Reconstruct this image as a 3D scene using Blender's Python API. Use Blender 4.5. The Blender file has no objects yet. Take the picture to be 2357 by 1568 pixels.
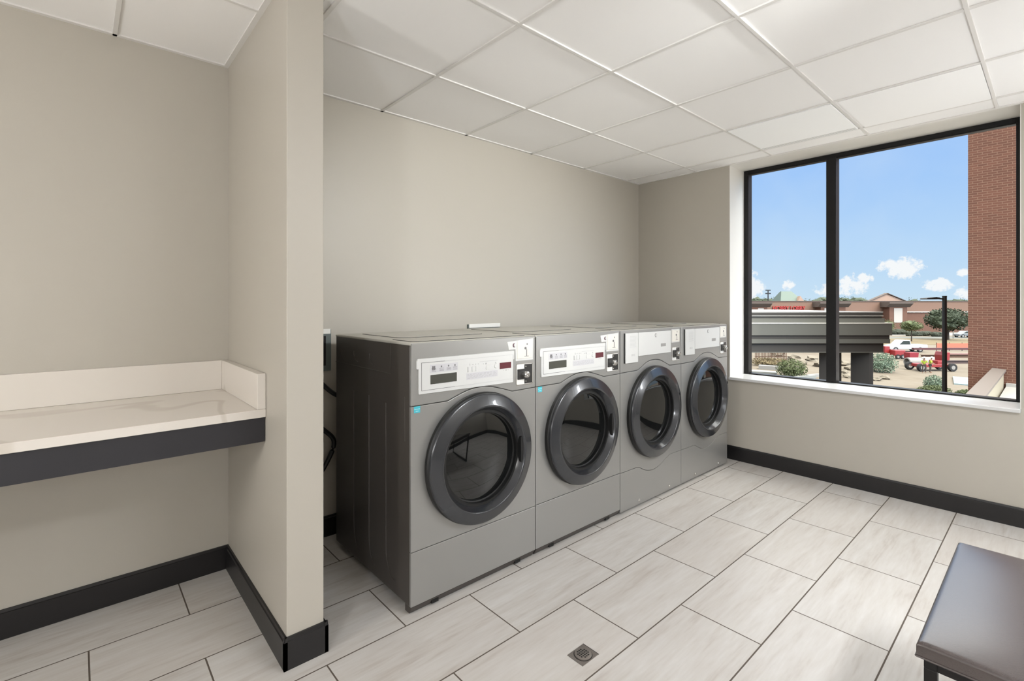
import bpy, bmesh, math, random
from mathutils import Vector, Matrix
random.seed(7)
sc = bpy.context.scene
C = sc.collection

# ------------------------------------------------------------------ camera, world, sun, exposure
FPX, HORIZON, AIM, EYE, CEIL = 1120.5, 699.9, 0.8422, 1.2634, 2.3955
cam = bpy.data.objects.new('camera', bpy.data.cameras.new('camera'))
C.objects.link(cam)
cam.location = (0, 0, EYE)
cam.rotation_euler = (math.pi / 2, 0, AIM - math.pi / 2)
cam.data.sensor_width = 36.0
cam.data.lens = FPX / 2357 * 36.0
cam.data.shift_y = (HORIZON - 784.0) / 2357.0
cam.data.clip_start = 0.05
cam.data.clip_end = 2000
sc.camera = cam
sc.view_settings.view_transform = 'Standard'
sc.view_settings.look = 'None'
sc.view_settings.exposure = 0.0
sc.view_settings.gamma = 1.0
sc.view_settings.use_curve_mapping = False

world = bpy.data.worlds.new('sky')
sc.world = world
world.use_nodes = True
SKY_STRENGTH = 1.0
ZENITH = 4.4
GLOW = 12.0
SUN_STRENGTH = 1.6
CEIL_FILL_STRENGTH = 50.0
WALL_FILL_STRENGTH = 80.0
SPOT_FILL_POWER = 195.0

sun = bpy.data.objects.new('sun', bpy.data.lights.new('sun', 'SUN'))
C.objects.link(sun)
sun.data.energy = SUN_STRENGTH
sun.data.angle = math.radians(0.6)
sun.data.color = (1.0, 0.95, 0.87)
sun.rotation_euler = Vector((-0.03, -0.55, 0.83)).to_track_quat('Z', 'Y').to_euler()
sun.location = (-3, -8, 12)


class NT:
    """small helper around a node tree"""
    def __init__(s, nt):
        s.nt = nt
        nt.nodes.clear()

    def n(s, typ, **kw):
        nd = s.nt.nodes.new(typ)
        ins = kw.pop('ins', {})
        for k, v in kw.items():
            setattr(nd, k, v)
        for k, v in ins.items():
            if isinstance(v, bpy.types.NodeSocket):
                s.nt.links.new(v, nd.inputs[k])
            else:
                nd.inputs[k].default_value = v
        return nd

    def math(s, op, a, b=0.0, c=None, clamp=False):
        d = {0: a, 1: b}
        if c is not None:
            d[2] = c
        return s.n('ShaderNodeMath', operation=op, use_clamp=clamp, ins=d).outputs[0]

    def mix(s, f, a, b, mode='MIX'):
        nd = s.n('ShaderNodeMix', data_type='RGBA', blend_type=mode)
        for i, v in ((0, f), (6, a), (7, b)):
            if isinstance(v, bpy.types.NodeSocket):
                s.nt.links.new(v, nd.inputs[i])
            else:
                nd.inputs[i].default_value = v if i == 0 or len(v) == 4 else (*v, 1)
        return nd.outputs[2]

    def ramp(s, fac, stops):
        nd = s.n('ShaderNodeValToRGB', ins={0: fac})
        el = nd.color_ramp.elements
        while len(el) < len(stops):
            el.new(0.5)
        for e, (p, c) in zip(el, stops):
            e.position = p
            e.color = c if len(c) == 4 else (*c, 1)
        return nd.outputs[0]


def lin(r, g, b):
    f = lambda v: (v / 255 / 12.92) if v / 255 <= 0.04045 else ((v / 255 + 0.055) / 1.055) ** 2.4
    return (f(r), f(g), f(b))


OUT = 0.37


def lx(r, g, b):
    return tuple(v * OUT for v in lin(r, g, b))


def build_sky():
    t = NT(world.node_tree)
    co = t.n('ShaderNodeTexCoord').outputs['Generated']
    sx = t.n('ShaderNodeSeparateXYZ', ins={0: co})
    x, y, z = sx.outputs
    az = t.math('ARCTAN2', y, x)
    el = t.math('ARCSINE', z)
    grad = t.ramp(t.math('MULTIPLY', el, 1.4, clamp=True),
                  [(0.0, lin(206, 229, 248)), (0.12, lin(190, 220, 252)), (0.35, lin(160, 200, 254)), (1.0, lin(120, 168, 240))])
    noise = t.n('ShaderNodeTexNoise', ins={'Vector': co, 'Scale': 95.0, 'Detail': 7.0, 'Roughness': 0.66}).outputs[0]
    nz = t.math('MULTIPLY_ADD', noise, 3.6, -1.9)
    total = None
    # azimuth, elevation, half width, half height of each cumulus (radians)
    for a, e, w, h in CLOUDS:
        dx = t.math('DIVIDE', t.math('SUBTRACT', az, a), w)
        de = t.math('DIVIDE', t.math('SUBTRACT', el, e), h)
        r2 = t.math('ADD', t.math('MULTIPLY', dx, dx), t.math('MULTIPLY', de, de))
        m = t.math('ADD', t.math('SUBTRACT', 1.0, r2), nz)
        total = m if total is None else t.math('MAXIMUM', total, m)
    mask = t.ramp(total, [(0.0, (0, 0, 0)), (0.25, (0.45, 0.45, 0.45)), (0.6, (1, 1, 1))])
    haze = t.n('ShaderNodeTexNoise', ins={'Vector': co, 'Scale': 7.0, 'Detail': 5.0}).outputs[0]
    base = t.mix(t.math('MULTIPLY', t.math('SUBTRACT', haze, 0.45, clamp=True), 0.8, clamp=True), grad, lin(226, 238, 250))
    col = t.mix(mask, base, lin(252, 252, 255))
    up = t.n('ShaderNodeMapRange', ins={'Value': z, 'From Min': -0.02, 'From Max': 0.0}).outputs[0]
    col = t.mix(up, lin(150, 145, 132), col)
    # the sky overhead is brighter than the band above the horizon
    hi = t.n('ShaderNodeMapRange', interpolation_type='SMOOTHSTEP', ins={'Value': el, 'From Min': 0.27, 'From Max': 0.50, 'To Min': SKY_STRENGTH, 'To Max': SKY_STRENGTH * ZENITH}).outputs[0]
    col = t.mix(t.n('ShaderNodeMapRange', interpolation_type='SMOOTHSTEP', ins={'Value': el, 'From Min': 0.27, 'From Max': 0.50}).outputs[0], col, lin(253, 250, 246))
    # bright veil of sky around the sun
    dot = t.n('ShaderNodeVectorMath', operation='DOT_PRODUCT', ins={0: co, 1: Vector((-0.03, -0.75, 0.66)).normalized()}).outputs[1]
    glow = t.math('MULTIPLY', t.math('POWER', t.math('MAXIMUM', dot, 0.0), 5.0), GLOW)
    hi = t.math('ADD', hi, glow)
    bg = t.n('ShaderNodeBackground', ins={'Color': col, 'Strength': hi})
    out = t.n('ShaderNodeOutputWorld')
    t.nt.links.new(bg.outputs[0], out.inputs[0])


def bearing(u):
    r = (u - 1178.5) / FPX
    S, K = math.sin(AIM), math.cos(AIM)
    return math.atan2(-r * K + S, r * S + K), math.sqrt(1 + r * r)


CLOUDS = []
for u, v, w, h in ((2080, 618, 50, 27), (2050, 612, 34, 18), (1962, 655, 46, 26), (1990, 640, 24, 14), (2160, 656, 40, 17), (2216, 676, 24, 17), (2218, 628, 18, 10),
                   (1730, 665, 32, 34), (1815, 658, 16, 14), (1912, 668, 40, 18), (1700, 640, 40, 40), (2330, 640, 60, 25), (2450, 600, 60, 30)):
    a, k = bearing(u)
    CLOUDS.append((a, math.atan((HORIZON - v) / FPX / k), w / FPX / k / k, h / FPX / k))
build_sky()


# ------------------------------------------------------------------ materials
MATS = {}


def mat(name, col, rough=0.5, metal=0.0, bump=0.0, bscale=60.0, var=0.0, vscale=8.0, emit=None, estr=0.0, coat=0.0, ior=1.5, spec=0.5, sheen=0.0, coat_ior=1.5, coat_rough=0.03):
    if name in MATS:
        return MATS[name]
    m = bpy.data.materials.new(name)
    m.use_nodes = True
    t = NT(m.node_tree)
    p = t.n('ShaderNodeBsdfPrincipled')
    p.inputs['Roughness'].default_value = rough
    p.inputs['Metallic'].default_value = metal
    p.inputs['IOR'].default_value = ior
    p.inputs['Specular IOR Level'].default_value = spec
    p.inputs['Coat Weight'].default_value = coat
    p.inputs['Coat IOR'].default_value = coat_ior
    p.inputs['Coat Roughness'].default_value = coat_rough
    p.inputs['Sheen Weight'].default_value = sheen
    co = t.n('ShaderNodeTexCoord').outputs['Object']
    c = (*col, 1)
    if var:
        nz = t.n('ShaderNodeTexNoise', ins={'Vector': co, 'Scale': vscale, 'Detail': 5.0}).outputs[0]
        k = 1 - var
        c2 = tuple(min(1, v * (1 + var)) for v in col)
        t.nt.links.new(t.mix(nz, tuple(v * k for v in col), c2), p.inputs['Base Color'])
    else:
        p.inputs['Base Color'].default_value = c
    if bump:
        nb = t.n('ShaderNodeTexNoise', ins={'Vector': co, 'Scale': bscale, 'Detail': 4.0}).outputs[0]
        b = t.n('ShaderNodeBump', ins={'Height': nb, 'Strength': bump, 'Distance': 0.002})
        t.nt.links.new(b.outputs[0], p.inputs['Normal'])
    if emit:
        p.inputs['Emission Color'].default_value = (*emit, 1)
        p.inputs['Emission Strength'].default_value = estr
    o = t.n('ShaderNodeOutputMaterial')
    t.nt.links.new(p.outputs[0], o.inputs[0])
    MATS[name] = m
    return m


def floor_material():
    m = bpy.data.materials.new('floor_tile')
    m.use_nodes = True
    t = NT(m.node_tree)
    co = t.n('ShaderNodeTexCoord').outputs['Object']
    mp = t.n('ShaderNodeMapping', ins={0: co, 'Location': (-1.2705, -1.7007, 0)}).outputs[0]
    br = t.n('ShaderNodeTexBrick', offset=0.5, offset_frequency=2, squash=1.0,
             ins={'Vector': mp, 'Color1': (0, 0, 0, 1), 'Color2': (1, 1, 1, 1), 'Mortar': (0.5, 0.5, 0.5, 1), 'Scale': 1.0, 'Mortar Size': 0.0026,
                  'Mortar Smooth': 0.0, 'Bias': 0.0, 'Brick Width': 0.6202, 'Row Height': 0.3235})
    rnd = br.outputs['Color']
    fac = br.outputs['Fac']
    # veining runs slightly askew of the long side of each tile
    rot = t.n('ShaderNodeMapping', ins={0: co, 'Rotation': (0, 0, math.radians(-14)), 'Scale': (1.1, 9.0, 1.0)}).outputs[0]
    shift = t.n('ShaderNodeVectorMath', operation='SCALE', ins={0: rnd, 'Scale': 7.0}).outputs[0]
    vec = t.n('ShaderNodeVectorMath', operation='ADD', ins={0: rot, 1: shift}).outputs[0]
    n1 = t.n('ShaderNodeTexNoise', ins={'Vector': vec, 'Scale': 2.2, 'Detail': 6.0, 'Roughness': 0.6, 'Distortion': 0.4}).outputs[0]
    n2 = t.n('ShaderNodeTexNoise', ins={'Vector': vec, 'Scale': 9.0, 'Detail': 3.0}).outputs[0]
    f = t.math('MULTIPLY_ADD', n2, 0.35, t.math('MULTIPLY', n1, 0.75))
    tile = t.ramp(f, [(0.30, lin(172, 163, 155)), (0.50, lin(194, 189, 183)), (0.72, lin(205, 202, 198))])
    tint = t.mix(t.math('MULTIPLY', t.n('ShaderNodeSeparateColor', ins={0: rnd}).outputs[0], 0.25), tile, lin(198, 189, 180))
    col = t.mix(fac, tint, lin(88, 78, 68))
    p = t.n('ShaderNodeBsdfPrincipled', ins={'Base Color': col})
    p.inputs['Roughness'].default_value = 0.36
    rg = t.math('MULTIPLY_ADD', fac, 0.4, t.math('MULTIPLY_ADD', n2, 0.12, 0.32))
    t.nt.links.new(rg, p.inputs['Roughness'])
    bm = t.n('ShaderNodeBump', ins={'Height': t.math('SUBTRACT', 1.0, fac), 'Strength': 0.5, 'Distance': 0.0012})
    t.nt.links.new(bm.outputs[0], p.inputs['Normal'])
    o = t.n('ShaderNodeOutputMaterial')
    t.nt.links.new(p.outputs[0], o.inputs[0])
    return m


def brick_material(name, c1, c2, mortar, wid, row, rot=(math.pi / 2, 0, math.pi / 2)):
    m = bpy.data.materials.new(name)
    m.use_nodes = True
    t = NT(m.node_tree)
    co = t.n('ShaderNodeTexCoord').outputs['Object']
    sp = t.n('ShaderNodeSeparateXYZ', ins={0: co}).outputs
    vec = t.n('ShaderNodeCombineXYZ', ins={0: t.math('ADD', sp[0], sp[1]), 1: sp[2]}).outputs[0]
    br = t.n('ShaderNodeTexBrick', ins={'Vector': vec, 'Color1': (*c1, 1), 'Color2': (*c2, 1), 'Mortar': (*mortar, 1), 'Scale': 1.0,
                                        'Mortar Size': row * 0.11, 'Mortar Smooth': 0.2, 'Brick Width': wid, 'Row Height': row})
    nz = t.n('ShaderNodeTexNoise', ins={'Vector': co, 'Scale': 1.3, 'Detail': 5.0}).outputs[0]
    col = t.mix(t.math('MULTIPLY', nz, 0.35), br.outputs['Color'], tuple(v * 1.35 for v in c2))
    p = t.n('ShaderNodeBsdfPrincipled', ins={'Base Color': col, 'Roughness': 0.9})
    o = t.n('ShaderNodeOutputMaterial')
    t.nt.links.new(p.outputs[0], o.inputs[0])
    return m


def marble_material():
    m = bpy.data.materials.new('veined_quartz')
    m.use_nodes = True
    t = NT(m.node_tree)
    co = t.n('ShaderNodeTexCoord').outputs['Object']
    mp = t.n('ShaderNodeMapping', ins={0: co, 'Rotation': (0.3, 0.2, 0.5), 'Location': (0.37, 0.1, 0.0)}).outputs[0]
    nz = t.n('ShaderNodeTexNoise', ins={'Vector': mp, 'Scale': 1.0, 'Detail': 2.0, 'Distortion': 1.3}).outputs[0]
    band = t.math('ABSOLUTE', t.math('SUBTRACT', nz, 0.5))
    col = t.ramp(band, [(0.0, lin(203, 195, 184)), (0.014, lin(206, 198, 187)), (0.024, lin(217, 210, 201)), (1.0, lin(220, 213, 204))])
    p = t.n('ShaderNodeBsdfPrincipled', ins={'Base Color': col, 'Roughness': 0.18})
    o = t.n('ShaderNodeOutputMaterial')
    t.nt.links.new(p.outputs[0], o.inputs[0])
    return m


def glass_pane_material():
    m = bpy.data.materials.new('window_glass')
    m.use_nodes = True
    t = NT(m.node_tree)
    tr = t.n('ShaderNodeBsdfTransparent', ins={'Color': (0.97, 0.985, 0.98, 1)})
    gl = t.n('ShaderNodeBsdfGlossy', ins={'Roughness': 0.0, 'Color': (1, 1, 1, 1)})
    fr = t.n('ShaderNodeFresnel', ins={'IOR': 1.004})
    mx = t.n('ShaderNodeMixShader', ins={0: fr.outputs[0], 1: tr.outputs[0], 2: gl.outputs[0]})
    o = t.n('ShaderNodeOutputMaterial')
    t.nt.links.new(mx.outputs[0], o.inputs[0])
    return m


def ground_material():
    m = bpy.data.materials.new('ground_earth')
    m.use_nodes = True
    t = NT(m.node_tree)
    co = t.n('ShaderNodeTexCoord').outputs['Object']
    n1 = t.n('ShaderNodeTexNoise', ins={'Vector': co, 'Scale': 0.12, 'Detail': 7.0, 'Roughness': 0.65}).outputs[0]
    n2 = t.n('ShaderNodeTexNoise', ins={'Vector': co, 'Scale': 1.1, 'Detail': 5.0}).outputs[0]
    f = t.math('MULTIPLY_ADD', n2, 0.3, t.math('MULTIPLY', n1, 0.7))
    col = t.ramp(f, [(0.3, lx(122, 104, 82)), (0.5, lx(147, 133, 112)), (0.7, lx(156, 145, 127))])
    p = t.n('ShaderNodeBsdfPrincipled', ins={'Base Color': col, 'Roughness': 0.95})
    o = t.n('ShaderNodeOutputMaterial')
    t.nt.links.new(p.outputs[0], o.inputs[0])
    return m


WALL = mat('wall_paint', lin(180, 174, 163), 0.42, bump=0.06, bscale=220)
CEILT = mat('ceiling_tile', lin(243, 241, 239), 0.9, bump=0.25, bscale=900)
WHITE = mat('white_paint', lin(216, 213, 207), 0.45)
WHITE_METAL = mat('white_metal', lin(248, 247, 245), 0.3, coat=1.0, coat_ior=1.9, coat_rough=0.15)
GRID = mat('grid_white', lin(222, 219, 215), 0.5)
BASE = mat('baseboard_dark', lin(25, 23, 24), 0.38)
FLOOR = floor_material()
QUARTZ = marble_material()
SILL = mat('sill_stone', lin(208, 207, 206), 0.3)
BLACKM = mat('black_aluminium', lin(12, 10, 10), 0.45, 0.0, spec=.3)
GLASS = glass_pane_material()
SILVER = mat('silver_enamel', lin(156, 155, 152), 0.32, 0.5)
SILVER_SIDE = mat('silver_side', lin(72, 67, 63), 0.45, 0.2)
LIDM = mat('lid_grey', lin(190, 187, 178), 0.4, 0.1)
PANEL = mat('panel_white', lin(206, 206, 204), 0.4)
PANEL_DIM = mat('label_grey', lin(196, 195, 198), 0.5)
INK = mat('ink_grey', lin(110, 108, 110), 0.6)
INKL = mat('ink_light', lin(170, 170, 170), 0.6)
DARKG = mat('door_ring_plastic', lin(40, 42, 46), 0.24, 0.0, coat=0.3, spec=0.6)
SEAL = mat('black_rubber', lin(14, 14, 14), 0.5)
DGLASS = mat('door_glass_dark', lin(14, 15, 15), 0.03, 0.0, ior=1.62, spec=0.5)
DISPLAY = mat('display_dark_red', lin(92, 42, 50), 0.2)
COINB = mat('coin_black', lin(38, 37, 36), 0.35)
CHROME = mat('brushed_chrome', lin(190, 188, 184), 0.22, 0.9)
CYAN = mat('sticker_cyan', lin(70, 180, 195), 0.5)
STICKW = mat('sticker_white', lin(190, 225, 230), 0.5)
WINDARK = mat('drawer_recess', lin(70, 70, 64), 0.25)
WOODD = mat('apron_laminate', lin(40, 39, 43), 0.45, var=0.22, vscale=3)
LEATHER = mat('brown_leather', lin(50, 36, 33), 0.42, bump=0.5, bscale=420, coat=1.0, coat_ior=1.9, coat_rough=0.26, spec=0.15)
LEGM = mat('black_steel', lin(22, 20, 20), 0.4, 0.4)
STEEL = mat('drain_steel', lin(140, 132, 126), 0.4, 0.6)
DARKHOLE = mat('dark_hole', lin(20, 17, 16), 0.8)
PVC = mat('white_pvc', lin(232, 230, 224), 0.35)
CEIL_FILL = mat('ceil_fill_diffuser', (0.9, 0.9, 0.9), 0.5, emit=(0.96, 1.0, 1.05), estr=CEIL_FILL_STRENGTH)  # glow of the added ceiling fill light

WALL_FILL = mat('wall_fill_diffuser', (0.9, 0.9, 0.9), 0.5, emit=(0.96, 1.0, 1.06), estr=WALL_FILL_STRENGTH * 1.05)  # glow of the added wall fill lights, here and below
WALL_FILL2 = mat('warm_fill_diffuser', (0.9, 0.9, 0.9), 0.5, emit=(1.0, 0.985, 0.95), estr=WALL_FILL_STRENGTH * .48)
WALL_FILL3 = mat('dim_fill_diffuser', (0.9, 0.9, 0.9), 0.5, emit=(0.96, 1.0, 1.05), estr=WALL_FILL_STRENGTH * .6)


# ------------------------------------------------------------------ geometry helpers
class MB:
    def __init__(s):
        s.bm = bmesh.new()

    def box(s, x0, x1, y0, y1, z0, z1, bev=0.0, M=None):
        v = [s.bm.verts.new(p) for p in ((x0, y0, z0), (x1, y0, z0), (x1, y1, z0), (x0, y1, z0), (x0, y0, z1), (x1, y0, z1), (x1, y1, z1), (x0, y1, z1))]
        fs = [s.bm.faces.new([v[i] for i in f]) for f in ((0, 3, 2, 1), (4, 5, 6, 7), (0, 1, 5, 4), (1, 2, 6, 5), (2, 3, 7, 6), (3, 0, 4, 7))]
        if bev:
            es = list({e for f in fs for e in f.edges})
            r = bmesh.ops.bevel(s.bm, geom=es, offset=bev, segments=3, profile=0.5, affect='EDGES')
            v = list({vv for f in r['faces'] for vv in f.verts} | {vv for vv in v if vv.is_valid})
        if M:
            bmesh.ops.transform(s.bm, matrix=M, verts=[q for q in v if q.is_valid])
        return s

    def prism(s, pts, a0, a1, axis='y', M=None):
        """polygon pts in the two other axes, extruded from a0 to a1 along axis"""
        def P(p, a):
            return {'y': (p[0], a, p[1]), 'x': (a, p[0], p[1]), 'z': (p[0], p[1], a)}[axis]
        A = [s.bm.verts.new(P(p, a0)) for p in pts]
        B = [s.bm.verts.new(P(p, a1)) for p in pts]
        n = len(pts)
        s.bm.faces.new(A)
        s.bm.faces.new(B[::-1])
        for i in range(n):
            s.bm.faces.new((A[i], B[i], B[(i + 1) % n], A[(i + 1) % n]))
        if M:
            bmesh.ops.transform(s.bm, matrix=M, verts=A + B)
        return s

    def lathe(s, prof, M=None, seg=64, close=False):
        """profile of (radius, height) about the local z axis"""
        rings = []
        vs = []
        for r, z in prof:
            if r < 1e-6:
                v = s.bm.verts.new((0, 0, z))
                rings.append([v])
                vs.append(v)
            else:
                ring = [s.bm.verts.new((r * math.cos(2 * math.pi * i / seg), r * math.sin(2 * math.pi * i / seg), z)) for i in range(seg)]
                rings.append(ring)
                vs += ring
        pairs = list(zip(rings, rings[1:]))
        if close:
            pairs.append((rings[-1], rings[0]))
        for a, b in pairs:
            for i in range(seg):
                j = (i + 1) % seg
                if len(a) == 1 and len(b) == 1:
                    break
                if len(a) == 1:
                    s.bm.faces.new((a[0], b[i], b[j]))
                elif len(b) == 1:
                    s.bm.faces.new((a[i], b[0], a[j]))
                else:
                    s.bm.faces.new((a[i], b[i], b[j], a[j]))
        if M:
            bmesh.ops.transform(s.bm, matrix=M, verts=vs)
        return s

    def tube(s, pts, r, seg=10, cap=True):
        pts = [Vector(p) for p in pts]
        rings = []
        for i, p in enumerate(pts):
            d = (pts[min(i + 1, len(pts) - 1)] - pts[max(i - 1, 0)]).normalized()
            up = Vector((0, 0, 1)) if abs(d.z) < 0.95 else Vector((1, 0, 0))
            a = d.cross(up).normalized()
            b = d.cross(a).normalized()
            rr = r[i] if isinstance(r, (list, tuple)) else r
            rings.append([s.bm.verts.new(p + a * rr * math.cos(2 * math.pi * k / seg) + b * rr * math.sin(2 * math.pi * k / seg)) for k in range(seg)])
        for A, B in zip(rings, rings[1:]):
            for k in range(seg):
                s.bm.faces.new((A[k], B[k], B[(k + 1) % seg], A[(k + 1) % seg]))
        if cap:
            s.bm.faces.new(rings[0][::-1])
            s.bm.faces.new(rings[-1])
        return s

    def blob(s, c, r, amp=0.25, sub=2, rnd=None, sq=(1, 1, 1)):
        rnd = rnd or random
        res = bmesh.ops.create_icosphere(s.bm, subdivisions=sub, radius=1.0)
        for v in res['verts']:
            k = r * (1 + rnd.uniform(-amp, amp))
            v.co = Vector((c[0] + v.co.x * k * sq[0], c[1] + v.co.y * k * sq[1], c[2] + v.co.z * k * sq[2]))
        return s

    def leaves(s, c, r, n, size, rnd, sq=(1, 1, 1)):
        for _ in range(n):
            d = Vector((rnd.gauss(0, 1), rnd.gauss(0, 1), rnd.gauss(0, 1))).normalized() * (r * rnd.uniform(0.55, 1.08))
            p = Vector((c[0] + d.x * sq[0], c[1] + d.y * sq[1], c[2] + d.z * sq[2]))
            a = Vector((rnd.gauss(0, 1), rnd.gauss(0, 1), rnd.gauss(0, 1))).normalized() * size * rnd.uniform(0.6, 1.3)
            b = a.cross(Vector((rnd.gauss(0, 1), rnd.gauss(0, 1), rnd.gauss(0, 1)))).normalized() * size * 0.6
            vs = [s.bm.verts.new(p + q) for q in (-a, b, a, -b)]
            s.bm.faces.new(vs)
        return s

    def build(s, name, m, parent=None, smooth=False, bevel=0.0, loc=None, rotz=0.0, angle=35, fixn=True):
        if fixn:
            bmesh.ops.recalc_face_normals(s.bm, faces=s.bm.faces)
        me = bpy.data.meshes.new(name)
        s.bm.to_mesh(me)
        s.bm.free()
        me.materials.append(m)
        if smooth:
            for p in me.polygons:
                p.use_smooth = True
            me.set_sharp_from_angle(angle=math.radians(angle))
        o = bpy.data.objects.new(name, me)
        C.objects.link(o)
        if parent:
            o.parent = parent
        if loc:
            o.location = loc
        o.rotation_euler.z = rotz
        if bevel:
            b = o.modifiers.new('bevel', 'BEVEL')
            b.width = bevel
            b.segments = 2
            b.limit_method = 'ANGLE'
            b.angle_limit = math.radians(40)
        return o


def tag(o, label, cat, group=None, kind=None):
    o['label'] = label
    o['category'] = cat
    if group:
        o['group'] = group
    if kind:
        o['kind'] = kind
    return o


def thing(name, label, cat, loc=(0, 0, 0), rotz=0.0, group=None):
    o = bpy.data.objects.new(name, None)
    o.empty_display_size = 0.1
    C.objects.link(o)
    o.location = loc
    o.rotation_euler.z = rotz
    return tag(o, label, cat, group)


def struct(o, label=None, cat=None):
    o['kind'] = 'structure'
    if label:
        o['label'] = label
    if cat:
        o['category'] = cat
    return o


def copy_tree(o, parent=None):
    c = o.copy()
    C.objects.link(c)
    c.parent = parent
    for ch in list(o.children):
        copy_tree(ch, c)
    return c


def frontdisc(cx, y, cz):
    """matrix that lays a lathe (axis z) onto the front, axis towards -y"""
    return Matrix.Translation((cx, y, cz)) @ Matrix.Rotation(math.pi / 2, 4, 'X')


# ------------------------------------------------------------------ the room
WX = 3.979      # inner face of the window wall
BY = 2.653      # back wall
FY = -1.35      # wall behind the camera
LX = -1.75      # left wall
FRX = 4.245     # room side of the window frame
WY0, WY1, WZ0 = 0.137, 1.787, 0.668
TOP = 2.75

struct(MB().box(LX - .15, WX + .5, FY - .15, BY + .15, -0.12, 0).build('floor', FLOOR), 'beige stone look floor tiles in running bond with dark grout', 'floor')
struct(MB().box(LX - .15, WX + .3, BY, BY + .15, -.1, TOP).build('wall_back', WALL), 'greige painted wall behind the laundry machines', 'wall')
struct(MB().box(LX - .15, WX + .3, FY - .15, FY, -.1, TOP).build('wall_front', WALL), 'greige painted wall opposite the machines', 'wall')
struct(MB().box(LX - .15, LX, FY, BY, -.1, TOP).build('wall_left', WALL), 'greige painted wall at the end of the counter', 'wall')
w = MB()
w.box(WX, WX + .33, WY1, BY, -.1, TOP)
w.box(WX, WX + .33, FY, WY0, -.1, TOP)
w.box(WX, WX + .33, WY0, WY1, -.1, WZ0 - .022)
w.box(WX, WX + .33, WY0, WY1, CEIL + .004, TOP)
struct(w.build('wall_right', WALL), 'greige painted wall around and below the window', 'wall')
PX0, PX1, PY0 = .540, .668, 1.777
struct(MB().box(PX0, PX1, PY0, BY, 0, TOP - .02).build('wall_partition', WALL, bevel=.003), 'short greige wall dividing counter from machines', 'wall')
struct(MB().box(LX, WX, FY, BY, CEIL + .006, CEIL + .03).build('ceiling', CEILT), 'off white suspended ceiling tiles in a square grid', 'ceiling')
ceiling = bpy.data.objects['ceiling']
g = MB()
gx, gy = 1.336, 2.061
zb = CEIL
for i in range(-5, 5):
    x = gx + .6096 * i
    if LX < x < WX - .1:
        g.box(x - .0085, x + .0085, FY, BY, zb, zb + .008)
for j in range(-1, 7):
    y = gy - .6096 * j
    if FY < y < BY - .1:
        g.box(LX, WX, y - .0075, y + .0075, zb - .0003, zb + .008)
g.build('ceiling_grid', GRID, ceiling, bevel=.0012)
g = MB()
for a in ((LX, PX0, BY - .02, BY), (PX1, WX, BY - .02, BY), (PX0 - .02, PX0, PY0, BY - .02), (PX1, PX1 + .02, PY0, BY - .02), (PX0, PX1, PY0 - .02, PY0), (WX - .02, WX, FY, BY - .02)):
    g.box(*a, zb, zb + .0065)
struct(g.build('trim_4', GRID), 'narrow white ceiling edge angle along the walls', 'trim')


def baseboard(name, segs, label, h=.110, t=.0125):
    b = MB()
    for (x0, y0, x1, y1, nx, ny) in segs:
        # run from (x0,y0) to (x1,y1), thickness towards (nx,ny)
        prof = [(0, 0), (t, 0), (t, h - .012), (t * .72, h - .010), (t * .55, h), (0, h)]
        A = [b.bm.verts.new((x0 + nx * p[0], y0 + ny * p[0], p[1])) for p in prof]
        B = [b.bm.verts.new((x1 + nx * p[0], y1 + ny * p[0], p[1])) for p in prof]
        b.bm.faces.new(A)
        b.bm.faces.new(B[::-1])
        for i in range(len(prof)):
            j = (i + 1) % len(prof)
            b.bm.faces.new((A[i], B[i], B[j], A[j]))
    return struct(b.build(name, BASE), label, 'baseboard')


baseboard('baseboard_back', [(LX, BY, PX0, BY, 0, -1), (PX1, BY, WX, BY, 0, -1)], 'black baseboard along the back wall')
baseboard('baseboard_partition', [(PX0, PY0 - .0125, PX0, BY - .0126, -1, 0), (PX0 - .0125, PY0, PX1 + .0125, PY0, 0, -1), (PX1, PY0 - .0125, PX1, BY - .0126, 1, 0)], 'black baseboard wrapping the end of the short wall')
baseboard('baseboard_right', [(WX, FY + .0126, WX, BY - .0126, -1, 0)], 'black baseboard under the window')
baseboard('baseboard_front', [(LX, FY, WX, FY, 0, 1)], 'black baseboard on the wall opposite the machines')
baseboard('baseboard_left', [(LX, FY + .0126, LX, BY - .0126, 1, 0)], 'black baseboard at the left wall')

# window: white reveals, stone sill, black frame, two panes
HZ = CEIL + .0005
struct(MB().box(WX, FRX + .07, WY1 - .004, WY1, WZ0, HZ).build('trim_1', WHITE), 'white painted left window reveal', 'window trim')
struct(MB().box(WX + .0005, FRX + .07, WY0, WY1 - .004, HZ - .001, HZ + .003).build('trim_2', WHITE), 'white painted window head', 'window trim')
struct(MB().box(WX, FRX + .07, WY0, WY0 + .004, WZ0, HZ - .001).build('trim_3', WHITE), 'white painted right window reveal', 'window trim')
win = thing('window_1', 'wide two pane window in a black aluminium frame with white sill', 'window', (FRX, WY0, WZ0))
win['kind'] = 'structure'
MB().box(WX - .022 - FRX, .09, .001, WY1 - WY0 - .001, -.021, 0, bev=.003).build('window_sill', SILL, win)
L = WY1 - WY0 - .008
HH = HZ - .001 - WZ0
f = MB()
f.box(0, .07, .004, .030, 0, HH)
f.box(0, .07, L - .034, L + .004, 0, HH)
f.box(0, .07, .030, L - .034, HH - .033, HH)
f.box(0, .07, .030, L - .034, 0, .010)
f.box(-.006, .02, .020, L - .024, HH - .040, HH - .034)
f.build('window_frame', BLACKM, win, bevel=.002)
my0, my1 = 1.103 - WY0, 1.168 - WY0
MB().box(-.012, .07, my0, my1, .010, HH - .033).build('mullion', BLACKM, win, bevel=.002)
MB().box(.034, .038, .030, my0, .010, HH - .033).build('pane', GLASS, win)
MB().box(.034, .038, my1, L - .034, .010, HH - .033).build('pane', GLASS, win)

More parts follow.
